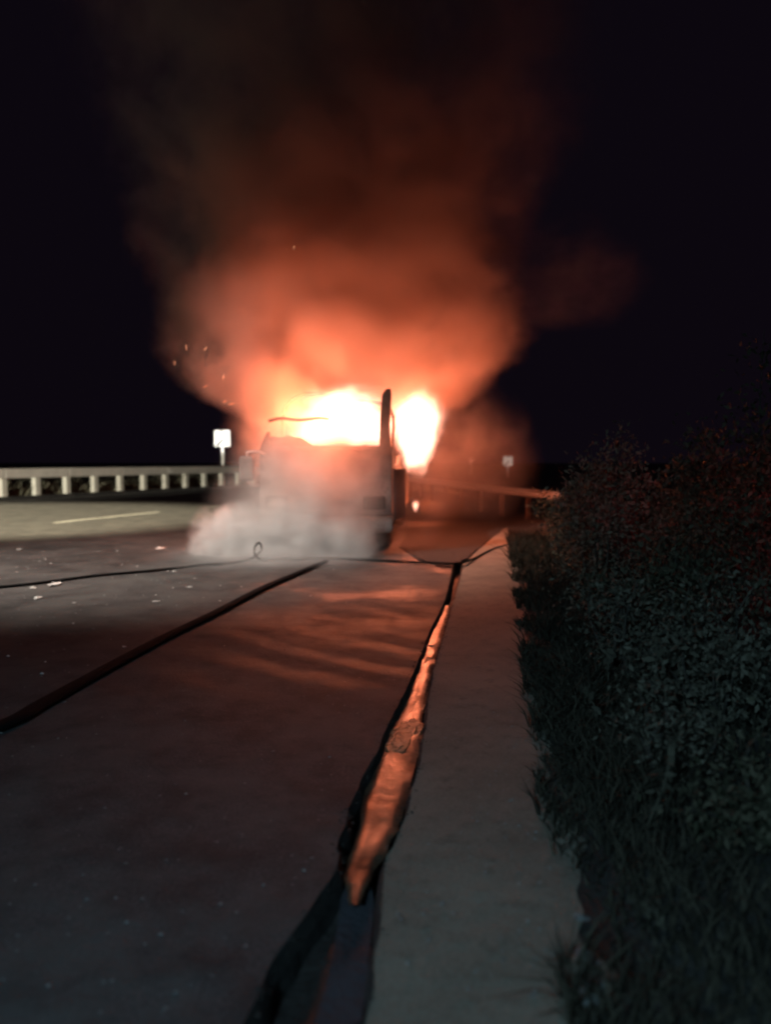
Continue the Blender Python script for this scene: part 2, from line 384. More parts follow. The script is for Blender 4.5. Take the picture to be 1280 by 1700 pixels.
# clump of foam and sediment caught in the gutter
bm = bmesh.new(); bmesh.ops.create_icosphere(bm, subdivisions=4, radius=1)
cA, cB = G(652, 1250, -0.05), G(684, 1200, -0.05); cc = (cA + cB) / 2
for v in bm.verts:
    v.co = Vector((v.co.x * 0.085, v.co.y * 0.27, v.co.z * 0.014)) * (1 + 0.35 * noise.noise(v.co * 2.5)); v.co += Vector((v.co.y * 0.22, 0, 0)) + Vector((0, 0, 0.003 * noise.noise(v.co * 30)))
tag(obj('foam', bm, plain('dirty_foam', (0.34, 0.19, 0.10), 0.30, var=0.3, scale=22, bs=0.6, bd=0.02), loc=(cc.x + 0.005, cc.y, -0.042), smooth=True), 'bright orange lit clump of dirty foam in the middle of the gutter', 'foam', kind='stuff')
# thin trickle further down
bm = bmesh.new(); tr = [(1700, 520, 600), (1620, 545, 610), (1540, 560, 618), (1490, 566, 620), (1465, 574, 612), (1440, 583, 604)]
LL = smoothline([G(l, v, -0.085) for v, l, r in tr], 4); LR = smoothline([G(r, v, -0.085) for v, l, r in tr], 4)
rows = [[bm.verts.new(a.lerp(c, k / 3) + Vector((0, 0, 0.02 * noise.noise(a * 5 + Vector((k, 0, 0)))))) for k in range(4)] for a, c in zip(LL, LR)]
for i in range(len(rows) - 1):
    for k in range(3): bm.faces.new((rows[i][k], rows[i][k + 1], rows[i + 1][k + 1], rows[i + 1][k]))
o = obj('mud_bed', bm, plain('silt', (0.035, 0.030, 0.036), 0.9, var=0.35, scale=6, bs=0.5, bd=0.03), smooth=True); tag(o, 'dark silt lying in the wide near end of the gutter', 'mud', kind='stuff')

# painted lines
def strip(name, pts, wd, z=0.004):
    bm = bmesh.new(); a = []; 
    P = smoothline(pts, 6)
    for i, p in enumerate(P):
        t = (P[min(i + 1, len(P) - 1)] - P[max(i - 1, 0)]).normalized(); nrm = Vector((-t.y, t.x, 0))
        a.append((bm.verts.new((p + nrm * wd / 2).xy.to_3d() + Vector((0, 0, z))), bm.verts.new((p - nrm * wd / 2).xy.to_3d() + Vector((0, 0, z)))))
    for i in range(len(a) - 1): bm.faces.new((a[i][0], a[i][1], a[i + 1][1], a[i + 1][0]))
    o = obj(name, bm, M_PAINT); o['kind'] = 'structure'; return o
strip('edge_line', [G(-60, 838), G(60, 830), G(200, 820.5), G(330, 811.5), G(392, 808), G(430, 806)], 0.30)
strip('lane_line', [G(90, 868), G(176, 859), G(264, 850)], 0.14)
strip('lane_line', [G(-420, 921), G(-330, 911), G(-230, 901)], 0.14)
strip('lane_line', [G(345, 842), G(372, 839.5), G(396, 837)], 0.14)

# ------------------------------------------------------------------ barrier across the road
P0, P1 = G(5, 824), G(368, 806)
bdir = (P1 - P0).normalized(); n_gap = 9.0; gap = (P1 - P0).length / n_gap
ang = math.atan2(bdir.y, bdir.x)
barrier = tag(empty('road_barrier', (P0.x, P0.y, 0), ang), 'pale concrete barrier with square posts and wide top beam along the far road side', 'barrier')
bm = bmesh.new(); box(bm, (0, 0, 0.36), (0.30, 0.26, 0.80), 0.03); post0 = None
bmB = bmesh.new(); box(bmB, (0, 0, 0), (gap * 2 - 0.02, 0.32, 0.42), 0.035)
for i in range(-7, 24):
    x = i * gap
    if post0 is None: post0 = obj('post', bm, M_RAILC, barrier, (x, 0, 0))
    else: inst('post', post0, barrier, (x, 0, 0), (0, 0, 0), (random.uniform(0.92, 1.06), 1, 1))
beam0 = None
for i in range(-4, 12):
    x = (i * 2 + 1) * gap
    if beam0 is None: beam0 = obj('beam', bmB, M_BEAM, barrier, (x, 0, 0.968))
    else: inst('beam', beam0, barrier, (x, 0, 0.968), (random.uniform(-.02, .02), 0, 0))
bm = bmesh.new(); box(bm, (0, 0, 0), (0.34, 0.03, 0.07), 0.008)
r0 = obj('reflector', bm, M_SIGNW, barrier, (gap * 6.15, -0.18, 0.93))

# chevron sign boards on posts
def chevron_sign(name, base, s, bot, rz, label):
    t = tag(empty(name, base, rz), label, 'road sign', 'square white signs along the bend')
    bm = bmesh.new(); box(bm, (0, 0.06, bot / 2 + 0.3 - 0.3), (s * 0.16, 0.08, bot + 0.0), 0.01); obj('post', bm, M_STEEL, t)
    bm = bmesh.new(); box(bm, (0, 0, bot + s / 2 + 0.01), (s, 0.04, s), 0.012); board = obj('sign_board', bm, M_SIGNW, t)
    bm = bmesh.new()                                  # black bent stroke in the lower left, raised print
    def quad(p): bm.faces.new([bm.verts.new((x * s, -0.0235, bot + 0.01 + z * s)) for x, z in p])
    quad([(-0.48, 0.06), (-0.22, 0.02), (0.12, 0.42), (0.02, 0.50)])
    obj('printed_stroke', bm, M_SIGNK, board)
    bm = bmesh.new(); quad([(-0.16, 0.985), (0.10, 0.985), (0.03, 0.91), (-0.08, 0.91)]); obj('printed_notch', bm, M_SIGNK, board)
    return t
b1 = A(370, 806, 49.5); chevron_sign('road_sign', (b1.x, 49.5, -0.1), 1.02, 2.52, R(-6), 'brightly lit square white sign with a dark slanting stroke standing behind the pale barrier')
b2 = A(843, 806, 78); chevron_sign('road_sign', (b2.x, 78, -0.2), 0.95, 1.2, R(4), 'small square sign glowing above the steel guardrail beyond the burning vehicle')
for o_ in ():
    pass
t = tag(empty('delineator', (A(782, 800, 92).x, 92, -0.2), R(3)), 'tiny pink reflecting marker just right of the burning vehicle, beyond the guardrail', 'marker post')
bm = bmesh.new(); box(bm, (0, 0, 0.85), (0.14, 0.08, 1.7), 0.02); obj('post', bm, M_STEEL, t)
bm = bmesh.new(); box(bm, (0, -0.05, 1.75), (0.50, 0.03, 0.62), 0.02, Matrix.Rotation(R(30), 3, 'Y')); obj('reflector', bm, M_SIGNW, t)

# steel guardrail on the right, beyond the fire
ra, rb_ = Vector((3.75, 16.4, 0)), Vector((0.95, 32.5, 0)); L_ = (rb_ - ra).length
rail = tag(empty('guardrail', ra, math.atan2(rb_.y - ra.y, rb_.x - ra.x)), 'thin steel guardrail catching the firelight to the right of the burning vehicle', 'guardrail')
bm = bmesh.new()
prof = [(0.0, 0.83), (0.05, 0.80), (0.0, 0.76), (0.0, 0.72), (0.05, 0.68), (0.0, 0.64), (-0.01, 0.64), (0.03, 0.68), (-0.02, 0.72), (-0.02, 0.76), (0.03, 0.80), (-0.02, 0.83)]
for side in (0, 1): pass
A0 = [bm.verts.new((0, p[0], p[1])) for p in prof]; A1 = [bm.verts.new((L_, p[0], p[1])) for p in prof]
for i in range(len(prof)):
    j = (i + 1) % len(prof); bm.faces.new((A0[i], A0[j], A1[j], A1[i]))
bm.faces.new(A0[::-1]); bm.faces.new(A1)
obj('beam', bm, M_STEEL, rail)
bm = bmesh.new(); box(bm, (0, -0.09, 0.30), (0.10, 0.12, 0.98), 0.01); p0 = obj('post', bm, M_RUST, rail, (0.2, 0, 0))
for i in range(1, 9): inst('post', p0, rail, (0.2 + i * 2.0, 0, 0))

# ------------------------------------------------------------------ the burning vehicle (local: x across, y back, z up)
V = tag(empty('burning_vehicle', (-0.98, 12.55, 0), R(-4)), 'burning cab of a large vehicle with flames pouring from its windscreen and side windows', 'vehicle')
W2 = 1.09
def prism(name, prof, x0, x1, mat, parent, bev=0.0):
    """prof: (y,z) outline extruded across x"""
    bm = bmesh.new(); a = [bm.verts.new((x0, y, z)) for y, z in prof]; c = [bm.verts.new((x1, y, z)) for y, z in prof]
    for i in range(len(prof)):
        j = (i + 1) % len(prof); bm.faces.new((a[i], a[j], c[j], c[i]))
    bm.faces.new(a[::-1]); bm.faces.new(c); bmesh.ops.recalc_face_normals(bm, faces=bm.faces)
    if bev: bmesh.ops.bevel(bm, geom=list(bm.edges), offset=bev, segments=2, affect='EDGES')
    return obj(name, bm, mat, parent)
front = prism('front_panel', [(0.0, 0.62), (-0.05, 0.9), (-0.04, 1.3), (0.05, 1.70), (0.10, 1.76), (0.16, 1.72), (0.14, 0.62)], -W2, W2, M_CHAR, V, 0.02)
# dent it by heat
for v in front.data.vertices: v.co.y += 0.02 * noise.noise(v.co * 3)
bumper = prism('bumper', [(-0.12, 0.34), (-0.16, 0.40), (-0.15, 0.56), (-0.08, 0.60), (0.12, 0.60), (0.12, 0.34)], -W2 - 0.02, W2 + 0.02, M_CHAR, V, 0.02)
bm = bmesh.new(); box(bm, (0, 0, 0), (0.9, 0.03, 0.14), 0.01); g = obj('grille', bm, M_BURNT, V, (0, -0.065, 0.80))
for k in range(3):
    bm = bmesh.new(); box(bm, (0, 0, 0), (0.86, 0.02, 0.018), 0.004); obj('grille_bar', bm, M_STEEL, g, (0, -0.026, -0.045 + 0.045 * k))
for sx in (-1, 1):
    bm = bmesh.new(); box(bm, (0, 0, 0), (0.36, 0.06, 0.22), 0.03); h = obj('headlight', bm, M_BURNT if sx > 0 else M_RUST, V, (sx * 0.80, -0.06, 0.82))
    if sx > 0: h['label'] = 'blackened broken headlight'
    bm = bmesh.new(); box(bm, (0, 0, 0), (0.26, 0.02, 0.13), 0.02); obj('lens', bm, M_GLASS if sx < 0 else M_BURNT, h, (0, -0.036, 0))
bm = bmesh.new(); box(bm, (0, -0.172, 0.47), (0.50, 0.02, 0.12), 0.006); obj('number_plate', bm, M_CHAR, V)
# pillars
def pillar(pts, wx, wy, mat=M_BURNT):
    bm = bmesh.new(); rings = []
    for (x, y, z, k) in pts:
        rings.append([bm.verts.new((x + a * wx * k / 2, y + b * wy * k / 2, z)) for a, b in ((-1, -1), (1, -1), (1, 1), (-1, 1))])
    for i in range(len(rings) - 1):
        for k in range(4): bm.faces.new((rings[i][k], rings[i][(k + 1) % 4], rings[i + 1][(k + 1) % 4], rings[i + 1][k]))
    bm.faces.new(rings[0][::-1]); bm.faces.new(rings[-1])
    return obj('pillar', bm, mat, V)
pillar([(0.985, 0.08, 1.60, 1.25), (0.97, 0.10, 1.85, 1.1), (0.965, 0.13, 2.1, 1.0), (0.98, 0.16, 2.35, 1.0), (0.99, 0.19, 2.55, 0.95), (1.00, 0.22, 2.62, 0.8), (1.02, 0.24, 2.68, 0.45)], 0.16, 0.14, M_RUST)
pillar([(-1.0, 0.08, 1.66, 1.5), (-1.0, 0.13, 1.80, 1.0), (-0.97, 0.17, 1.98, 0.4)], 0.12, 0.12)
# burnt cross member sagging across the windscreen opening, roof bows
bm = bmesh.new(); tube(bm, smoothline([(-0.97, 0.19, 2.16), (-0.75, 0.17, 2.20), (-0.45, 0.15, 2.17), (-0.15, 0.16, 2.20), (0.05, 0.2, 2.19)], 5), [0.03] * 20 + [0.015], 6)
obj('windscreen_rail', bm, M_BURNT, V)
for yb, top in ((1.6, 2.72), (3.2, 2.66), (4.8, 2.60), (6.4, 2.64)):
    bm = bmesh.new(); tube(bm, smoothline([(-1.0, yb, 1.7), (-1.0, yb, 2.4), (-0.6, yb, top), (0.2, yb, top - 0.1), (0.95, yb, 2.45), (1.0, yb, 1.7)], 4), 0.035, 6)
    obj('roof_bow', bm, M_RUST, V)
# side walls below the windows with wheel arches
def side_wall(sx):
    bm = bmesh.new()
    out = [(0.12, 0.55)]
    for cy_, rr in ((0.95, 0.46), (5.2, 0.46)):
        for k in range(9):
            a = math.pi - math.pi * k / 8; out.append((cy_ + rr * math.cos(a), 0.50 + rr * math.sin(a)))
    out += [(6.9, 0.5), (6.95, 1.2), (6.9, 1.62), (2.2, 1.60), (1.9, 1.45), (0.6, 1.42), (0.18, 1.72), (0.12, 1.2)]
    a = [bm.verts.new((sx * W2, y, z)) for y, z in out]; c = [bm.verts.new((sx * (W2 - 0.05), y, z)) for y, z in out]
    bm.faces.new(a); bm.faces.new(c[::-1])
    for i in range(len(out)):
        j = (i + 1) % len(out); bm.faces.new((a[i], c[i], c[j], a[j]))
    bmesh.ops.triangulate(bm, faces=[f for f in bm.faces if len(f.verts) > 4]); bmesh.ops.recalc_face_normals(bm, faces=bm.faces)
    return obj('side_panel', bm, M_CHAR, V)
side_wall(-1); side_wall(1)
bm = bmesh.new(); box(bm, (0, 6.92, 1.1), (2.1, 0.06, 1.2), 0.02); obj('rear_panel', bm, M_CHAR, V)
bm = bmesh.new(); box(bm, (0, 3.5, 0.60), (2.0, 6.7, 0.08)); obj('floor_plate', bm, M_BURNT, V)
for sx in (-1, 1):
    for yw in (0.95, 5.2):
        bm = bmesh.new(); seg = 28; prof = [(0.22, -0.12), (0.38, -0.13), (0.44, -0.09), (0.455, 0.0), (0.44, 0.09), (0.38, 0.13), (0.22, 0.12)]
        rings = [[bm.verts.new((x, r * math.cos(2 * math.pi * k / seg), r * math.sin(2 * math.pi * k / seg))) for r, x in prof] for k in range(seg)]
        for k in range(seg):
            for j in range(len(prof) - 1): bm.faces.new((rings[k][j], rings[k][j + 1], rings[(k + 1) % seg][j + 1], rings[(k + 1) % seg][j]))
        wh = empty('wheel'); wh.parent = V; wh.location = (sx * 0.90, yw, 0.455)
        obj('tyre', bm, M_TYRE, wh, smooth=True)
        bm = bmesh.new(); bmesh.ops.create_cone(bm, cap_ends=True, segments=20, radius1=0.23, radius2=0.19, depth=0.16, matrix=Matrix.Rotation(R(90) * sx, 4, 'Y'))
        obj('rim', bm, M_RUST, wh)
# mirror housings on bent arms, wiper, seats, steering wheel
bm = bmesh.new(); box(bm, (0, 0, 0), (0.24, 0.12, 0.40), 0.04); mir = obj('mirror', bm, plain('mirror_shell', (0.13, 0.11, 0.10), 0.8), V, (-1.27, -0.12, 1.38))
bm = bmesh.new(); tube(bm, smoothline([(0.0, 0.02, 0.2), (0.02, 0.0, 0.26), (0.18, 0.06, 0.27), (0.27, 0.16, 0.22)], 4), 0.02, 6); obj('mirror_arm', bm, M_STEEL, mir); bm = bmesh.new(); tube(bm, smoothline([(0.0, 0.02, -0.2), (0.08, 0.05, -0.28), (0.27, 0.16, -0.26)], 4), 0.02, 6)
obj('mirror_arm', bm, M_STEEL, mir)
for x0 in (-0.6, 0.25):
    bm = bmesh.new(); tube(bm, [(x0, 0.03, 1.74), (x0 + 0.3, 0.0, 1.66), (x0 + 0.62, 0.0, 1.72)], 0.012, 6); obj('wiper', bm, M_BURNT, V)
bm = bmesh.new(); bmesh.ops.create_circle(bm, segments=24, radius=0.2)
pts = [v.co.copy() for v in bm.verts]; bm.free(); bm = bmesh.new(); tube(bm, [Matrix.Rotation(R(35), 3, 'X') @ p for p in pts] + [Matrix.Rotation(R(35), 3, 'X') @ pts[0]], 0.018, 6)
obj('steering_wheel', bm, M_BURNT, V, (-0.5, 0.55, 1.5))
for yb in (1.1, 2.3, 3.5, 4.7):
    for xb in (-0.6, 0.55):
        bm = bmesh.new(); box(bm, (0, 0, 0.45), (0.62, 0.5, 0.06)); box(bm, (0, 0.25, 0.75), (0.58, 0.05, 0.55), 0.01); box(bm, (-0.25, 0, 0.2), (0.05, 0.4, 0.45)); box(bm, (0.25, 0, 0.2), (0.05, 0.4, 0.45))
        obj('seat', bm, M_BURNT, V, (xb, yb, 0.64))
# open, sagging front door on the right flank
bm = bmesh.new(); box(bm, (0, 0.30, 0.95), (0.04, 0.62, 0.85), 0.015); dr = obj('door', bm, M_CHAR, V, (W2 + 0.03, 0.08, 0.0)); dr.rotation_euler = (0, 0, R(-14))
bm = bmesh.new(); a_ = []; c_ = []
for k in range(45):
    x = -1.0 + 1.92 * k / 44; base_h = 1.90 - 0.16 * min(1, max(0, (x + 0.45) / 0.25)); hh = base_h + 0.035 * noise.noise(Vector((x * 7, 1, 2))) + 0.02 * noise.noise(Vector((x * 23, 4, 2)))
    a_.append((bm.verts.new((x, 0.10, 1.68)), bm.verts.new((x, 0.13, hh)))); c_.append((bm.verts.new((x, 0.14, 1.68)), bm.verts.new((x, 0.16, hh))))
for k in range(44):
    bm.faces.new((a_[k][0], a_[k + 1][0], a_[k + 1][1], a_[k][1])); bm.faces.new((c_[k][1], c_[k + 1][1], c_[k + 1][0], c_[k][0])); bm.faces.new((a_[k][1], a_[k + 1][1], c_[k + 1][1], c_[k][1]))
obj('burnt_dashboard', bm, M_BURNT, V)

# ------------------------------------------------------------------ flames
def ball(name, c, rad, mat, label, cat, rot=(0, 0, 0), sub=3, lump=0.0, kind='stuff', group=None):
    bm = bmesh.new(); bmesh.ops.create_icosphere(bm, subdivisions=sub, radius=1.0)
    o = obj(name, bm, mat, loc=c, smooth=True); o.scale = rad; o.rotation_euler = rot
    return tag(o, label, cat, group, kind)
M_FL_CAB = mat_flame('flame_cab', 20, 0, 1.0, 2.3, 0.05)
M_FL_SIDE = mat_flame('flame_side', 45, 0.05, 0.65, 1.9, 0.05)
M_FL_SMALL = mat_flame('flame_small', 30, 0.3, 0.3, 1.6, 0.1)
ball('flames', (-0.75, 13.5, 2.30), (1.36, 0.72, 0.78), M_FL_CAB, 'white hot flames filling the windscreen opening', 'fire')
ball('flames', (-1.2, 13.15, 1.95), (0.80, 0.45, 0.45), M_FL_CAB, 'low tongues of fire behind the left half of the windscreen', 'fire')
ball('flames', (0.60, 14.5, 1.98), (0.88, 0.75, 1.25), M_FL_SIDE, 'tall tapering white flame bursting out of the side window', 'fire')
ball('flames', (-0.4, 16.2, 2.35), (1.2, 2.2, 0.9), mat_flame('flame_rear', 12, 0, 0.6, 1.8, 0.1), 'flames over the rear of the burnt out cabin', 'fire')
ball('flames', (0.72, 18.3, 0.42), (0.16, 0.2, 0.24), M_FL_SMALL, 'small flame licking at the rear wheel', 'fire')

# ------------------------------------------------------------------ smoke
ST = {}
def mat_plume():
    b = NB('fire_smoke'); P = b.co(); s0 = sepx(b, P)
    n = b.noise(0.40, 5, 0.62, P)
    amp = b.mapr(s0[2], 1.5, 9, 1.3, 4.2, 'LINEAR')
    Wv = b.vmath('SCALE', b.vmath('SUBTRACT', n.outputs['Color'], (0.5, 0.5, 0.5)), sc=amp)
    s = sepx(b, b.vmath('ADD', P, Wv))
    cx = b.mapr(s[2], 2.0, 11.0, 0.0, 0.2, 'LINEAR')
    fc = b.n('ShaderNodeFloatCurve'); b.put(fc.inputs['Value'], b.math('DIVIDE', s[2], 16.0))
    cv = fc.mapping.curves[0]
    prof = PLUME_R
    cv.points[0].location = (0.0, prof[0][1] / 8); cv.points[1].location = (1.0, prof[-1][1] / 8)
    for z, r in prof[1:-1]: cv.points.new(z / 16.0, r / 8)
    fc.mapping.update()
    rr = b.math('MULTIPLY', fc.outputs[0], 8.0)
    dx = b.math('DIVIDE', b.math('SUBTRACT', s[0], cx), rr); dy = b.math('DIVIDE', s[1], b.math('MULTIPLY', rr, 0.85))
    r = b.math('SQRT', b.math('ADD', b.math('MULTIPLY', dx, dx), b.math('MULTIPLY', dy, dy)))
    soft = b.mapr(s0[2], 3.0, 9.0, 0.60, 0.05, 'LINEAR')
    env = b.mapr(r, soft, 1.02, 1, 0)
    puff = b.mapr(b.noise(0.85, 5, 0.62, b.vmath('ADD', P, b.vmath('SCALE', Wv, sc=0.6))).outputs[0], 0.38, 0.63, 0.08, 1.9)
    zz = b.math('MULTIPLY', b.mapr(s0[2], 1.9, 2.7, 0.3, 1), b.mapr(s0[2], 13.0, 16.0, 1, 0)); zz = b.math('MULTIPLY', zz, b.mapr(s0[2], 3.2, 9.5, 2.7, 0.40))
    d = b.math('MULTIPLY', b.math('MULTIPLY', env, puff), b.math('MULTIPLY', zz, PLUME_D))
    v = b.n('ShaderNodeVolumePrincipled'); b.put(v.inputs['Color'], (0.70, 0.60, 0.56)); b.put(v.inputs['Density'], d); v.inputs['Anisotropy'].default_value = 0.1
    b.t.links.new(v.outputs[0], b.out.inputs['Volume']); return b.m
PLUME_D = 0.9
PLUME_R = [(0, 1.2), (1.6, 1.5), (2.2, 2.0), (2.9, 2.9), (3.5, 3.55), (4.2, 3.85), (5.0, 3.9), (6.6, 4.3), (9.9, 5.6), (13, 6.2), (16, 6.4)]
bm = bmesh.new(); rings = []; seg = 28
def pr(z):
    for a, c in zip(PLUME_R, PLUME_R[1:]):
        if a[0] <= z <= c[0]: return a[1] + (c[1] - a[1]) * (z - a[0]) / (c[0] - a[0])
for i in range(16):
    z = 1.85 + 14.1 * i / 15; rr = pr(z) * 1.05 + 0.5 + min(1.5, (z - 1.85) * 0.3); cxx = 0.2 * max(0, min(1, (z - 2) / 9))
    rings.append([bm.verts.new((cxx + rr * math.cos(2 * math.pi * k / seg), 0.85 * rr * math.sin(2 * math.pi * k / seg), z)) for k in range(seg)])
for i in range(15):
    for k in range(seg): bm.faces.new((rings[i][k], rings[i][(k + 1) % seg], rings[i + 1][(k + 1) % seg], rings[i + 1][k]))
bm.faces.new(rings[0][::-1]); bm.faces.new(rings[-1])
o = obj('smoke', bm, mat_plume(), loc=(-0.95, 15.9, 0), smooth=True)
tag(o, 'huge column of smoke lit orange by the fire and fading to black above', 'smoke', kind='stuff')
M_PUFF = mat_puff('smoke_puff', 0.22, (0.7, 0.66, 0.64), 1.1, 1.1, 0.0, 0.1)
ball('smoke', (3.75, 15.6, 5.25), (1.9, 1.5, 1.35), M_PUFF, 'dim smoke lobe drifting off to the right of the main column', 'smoke')
M_HAZE1 = mat_puff('low_smoke', 0.45, (0.75, 0.70, 0.68), 0.95, 1.1, 0.3, 0.0)
ball('smoke', (1.75, 17.3, 1.7), (2.1, 2.2, 2.0), M_HAZE1, 'thin reddish smoke hanging low at the right flank of the vehicle', 'smoke')
ball('smoke', (-1.0, 12.2, 1.75), (1.6, 0.8, 1.15), mat_puff('front_smoke', 0.9, (0.85, 0.82, 0.8), 0.8, 1.1, 0.4, 0.0), 'fire lit smoke drifting across the upper front of the vehicle', 'smoke')
ball('smoke', (-1.75, 13.3, 2.2), (1.25, 1.2, 1.5), M_HAZE1, 'thin smoke at the mirror side of the burning cab', 'smoke')
ball('smoke', (0.35, 13.0, 0.95), (1.0, 0.8, 1.35), M_HAZE1, 'thin brown smoke curling round the right front corner', 'smoke')
M_STEAM = mat_puff('steam', 8.5, (0.98, 0.965, 0.95), 0.95, 1.7, 0.15, 0.0, 0.0, (0.36, 0.62))
M_VEIL = mat_puff('steam_veil', 2.4, (0.96, 0.93, 0.90), 0.85, 1.3, 0.25, 0.0)
ball('steam', (-1.35, 12.05, 0.20), (1.75, 0.62, 0.95), M_STEAM, 'dense white steam rolling along the road in front of the bumper', 'steam')
ball('steam', (-1.7, 11.2, 0.05), (2.2, 1.5, 0.42), mat_puff('ground_mist', 0.9, (0.96, 0.94, 0.92), 0.7, 1.3, 0.2, 0.0), 'faint low mist creeping over the road below the steam bank', 'steam')
ball('steam', (-0.75, 12.1, 0.15), (0.85, 0.5, 0.72), M_STEAM, 'white steam curling below the blackened headlight', 'steam')
ball('steam', (-2.45, 12.2, 0.25), (0.9, 0.6, 0.75), M_STEAM, 'rounded white puff of steam at the mirror end of the steam bank', 'steam')
ball('steam', (-1.25, 12.1, 0.95), (1.8, 0.7, 1.5), M_VEIL, 'thin pale steam veiling the front of the burning vehicle', 'steam')

# ------------------------------------------------------------------ sparks
M_SPARK = mat_emit('ember', (1.0, 0.40, 0.2), 3)
sp = [(309, 577, 0), (341, 579, 40), (371, 626, 20), (341, 642, 60), (373, 667, 65), (384, 671, 75), (488, 412, 0), (290, 603, 5)]
words_ = ['upright faint ember at the left edge of the orange smoke', 'slanting ember just right of the upright faint one', 'bright short ember highest above the sign', 'slanting ember above and left of the sign', 'long slanting ember just above the sign', 'bright flat ember beside the long slanting one above the sign', 'single faint ember high in the middle of the smoke column', 'leftmost faint ember against the dark sky']
bm = bmesh.new(); tube(bm, [(0, 0, -0.05), (0, 0, 0), (0, 0, 0.05)], [0.001, 0.003, 0.001], 5); e0 = obj('ember', bm, M_SPARK)
for i, (u, v, a) in enumerate(sp):
    p = A(u, v, 11.9 + 0.35 * (i % 4)); o = e0 if i == 0 else e0.copy()
    if i: COL.objects.link(o)
    o.location = p; o.rotation_euler = (R(10), R(a), 0); o.scale = (1, 1, random.uniform(0.5, 1.1))
    tag(o, words_[i], 'ember', 'embers flying from the fire')

# ------------------------------------------------------------------ hoses
thin = [G(-40, 981), G(60, 971), G(160, 958), G(250, 950), G(330, 941), G(385, 937), G(412, 931)]
c = G(428, 929)
lp = [c + Vector((-0.04, 0.0, 0.03)), A(434, 915, c.y) + Vector((0, 0.02, 0)), A(430, 903, c.y), A(423, 912, c.y) + Vector((0, -0.03, 0)), A(426, 924, c.y) + Vector((0, -0.05, 0.0)), G(440, 933)]
thin += lp + [G(480, 931), G(530, 929), G(600, 931), G(660, 934), G(710, 936, 0.03), G(745, 938, 0.05), G(768, 936, 0.03), G(790, 928), G(815, 915), G(845, 905)]
bm = bmesh.new(); tube(bm, [p + Vector((0, 0, 0.02)) for p in smoothline(thin, 6)], 0.018, 8)
tag(obj('hose', bm, M_HOSE, smooth=True), 'thin dark hose crossing the road with an upright loop in front of the steam', 'hose')
big = [G(-260, 1300), G(0, 1212), G(70, 1175), G(150, 1130), G(260, 1070), G(360, 1020), G(440, 978), G(500, 952), G(541, 934)]
bm = bmesh.new(); P = smoothline(big, 8); tube(bm, [p + Vector((0.0, 0, 0.056)) for p in P], [0.062 - 0.014 * i / len(P) + 0.003 * noise.noise(P[i] * 3) for i in range(len(P))], 12)
for v in bm.verts: v.co.z *= 0.45
tag(obj('fire_hose', bm, M_HOSE, smooth=True), 'thick dark fire hose running from the near left up to the burning vehicle', 'hose')
# ------------------------------------------------------------------ scraps and stones on the road
def scrap_mesh(seed, s):
    rnd = random.Random(seed); bm = bmesh.new(); bmesh.ops.create_icosphere(bm, subdivisions=1, radius=1)
    for v in bm.verts:
        k = 0.5 + rnd.random(); v.co = Vector((v.co.x * k * s, v.co.y * k * s * 0.6, abs(v.co.z) * k * s * 0.35))
    return bm
scr = [(264, 912, .10, 'largest white scrap on the road left of the steam'), (88, 972, .11, 'long pale scrap lying against the thin hose at the left'), (56, 977, .06, 'small pale scrap at the left end by the thin hose'),
       (190, 954, .05, 'pale scrap beside the middle of the thin hose'), (290, 949, .05, 'pale flake close to the thin hose near the steam'), (314, 975, .035, 'small pale scrap between the two hoses under the steam'),
       (62, 994, .07, 'flat pale scrap just below the thin hose at the left'), (122, 1001, .035, 'little grey scrap between the hoses, far left'), (260, 999, .045, 'whitish chip in the middle of the asphalt between the hoses'),
       (206, 1074, .03, 'whitish chip closest to the thick fire hose'), (453, 1247, .012, 'tiny pale pebble alone on the near asphalt'), (32, 913, .07, 'faint scrap on the lit lane side of the thin hose'),
       (714, 1074, .045, 'rounded pale stone on the edge of the gutter'), (640, 1388, .016, 'small yellowish pebble in the gutter water'), (824, 1170, .014, 'small dark pebble on the concrete verge'),
       (372, 937, .04, 'pale flake under the thin hose just left of its loop')]
for i, (u, v, s, lab) in enumerate(scr):
    p = G(u, v); o = obj('scrap' if i not in (10, 12, 13, 14) else 'stone', scrap_mesh(i, s), M_SCRAP if s > 0.02 and i != 12 else M_STONE, loc=(p.x, p.y, -0.05 if i == 13 else 0.0)); o.rotation_euler = (0, 0, i * 1.3)
    tag(o, lab, 'stone' if i in (10, 12, 13, 14) else 'debris')
bm = bmesh.new(); rnd = random.Random(5)
def pebble(bm, x, y, z, s):
    vs = [bm.verts.new((x + dx * s, y + dy * s, z + dz * s)) for dx, dy, dz in ((-1, -.6, 0), (1, -.5, 0), (.8, .7, 0), (-.7, .8, 0), (rnd.uniform(-.3, .3), 0, rnd.uniform(.4, .9)))]
    for a in range(4): bm.faces.new((vs[a], vs[(a + 1) % 4], vs[4]))
for k in range(1300):
    y = 2 + 12 * rnd.random() ** 1.3; xr = xat(GL, y); x = xr - 0.1 - rnd.random() ** 1.4 * 7
    pebble(bm, x, y, 0.001, rnd.uniform(0.003, 0.011) * (1.1 if x < -2 else 0.7))
for k in range(900):
    y = 2 + 12 * rnd.random(); a, c = xat(GR, y) + 0.03, xat(VR, y); pebble(bm, a + (c - a) * rnd.random() ** 0.6, y, 0.016, rnd.uniform(0.003, 0.008))
tag(obj('flakes', (lambda bf: ([(pebble(bf, *(lambda y: (xat(GL, y) - 1.2 - rnd.random() * 7.5, y, 0.002, rnd.uniform(0.005, 0.015)))(5 + 8 * rnd.random() ** 0.8))) for k in range(75)], bf)[1])(bmesh.new()), M_SCRAP), 'pale flakes and ash scattered on the road between the two hoses', 'debris', kind='stuff')
tag(obj('grit', bm, M_STONE), 'scattered grit and chippings over the road and verge', 'grit', kind='stuff')
bm = bmesh.new()
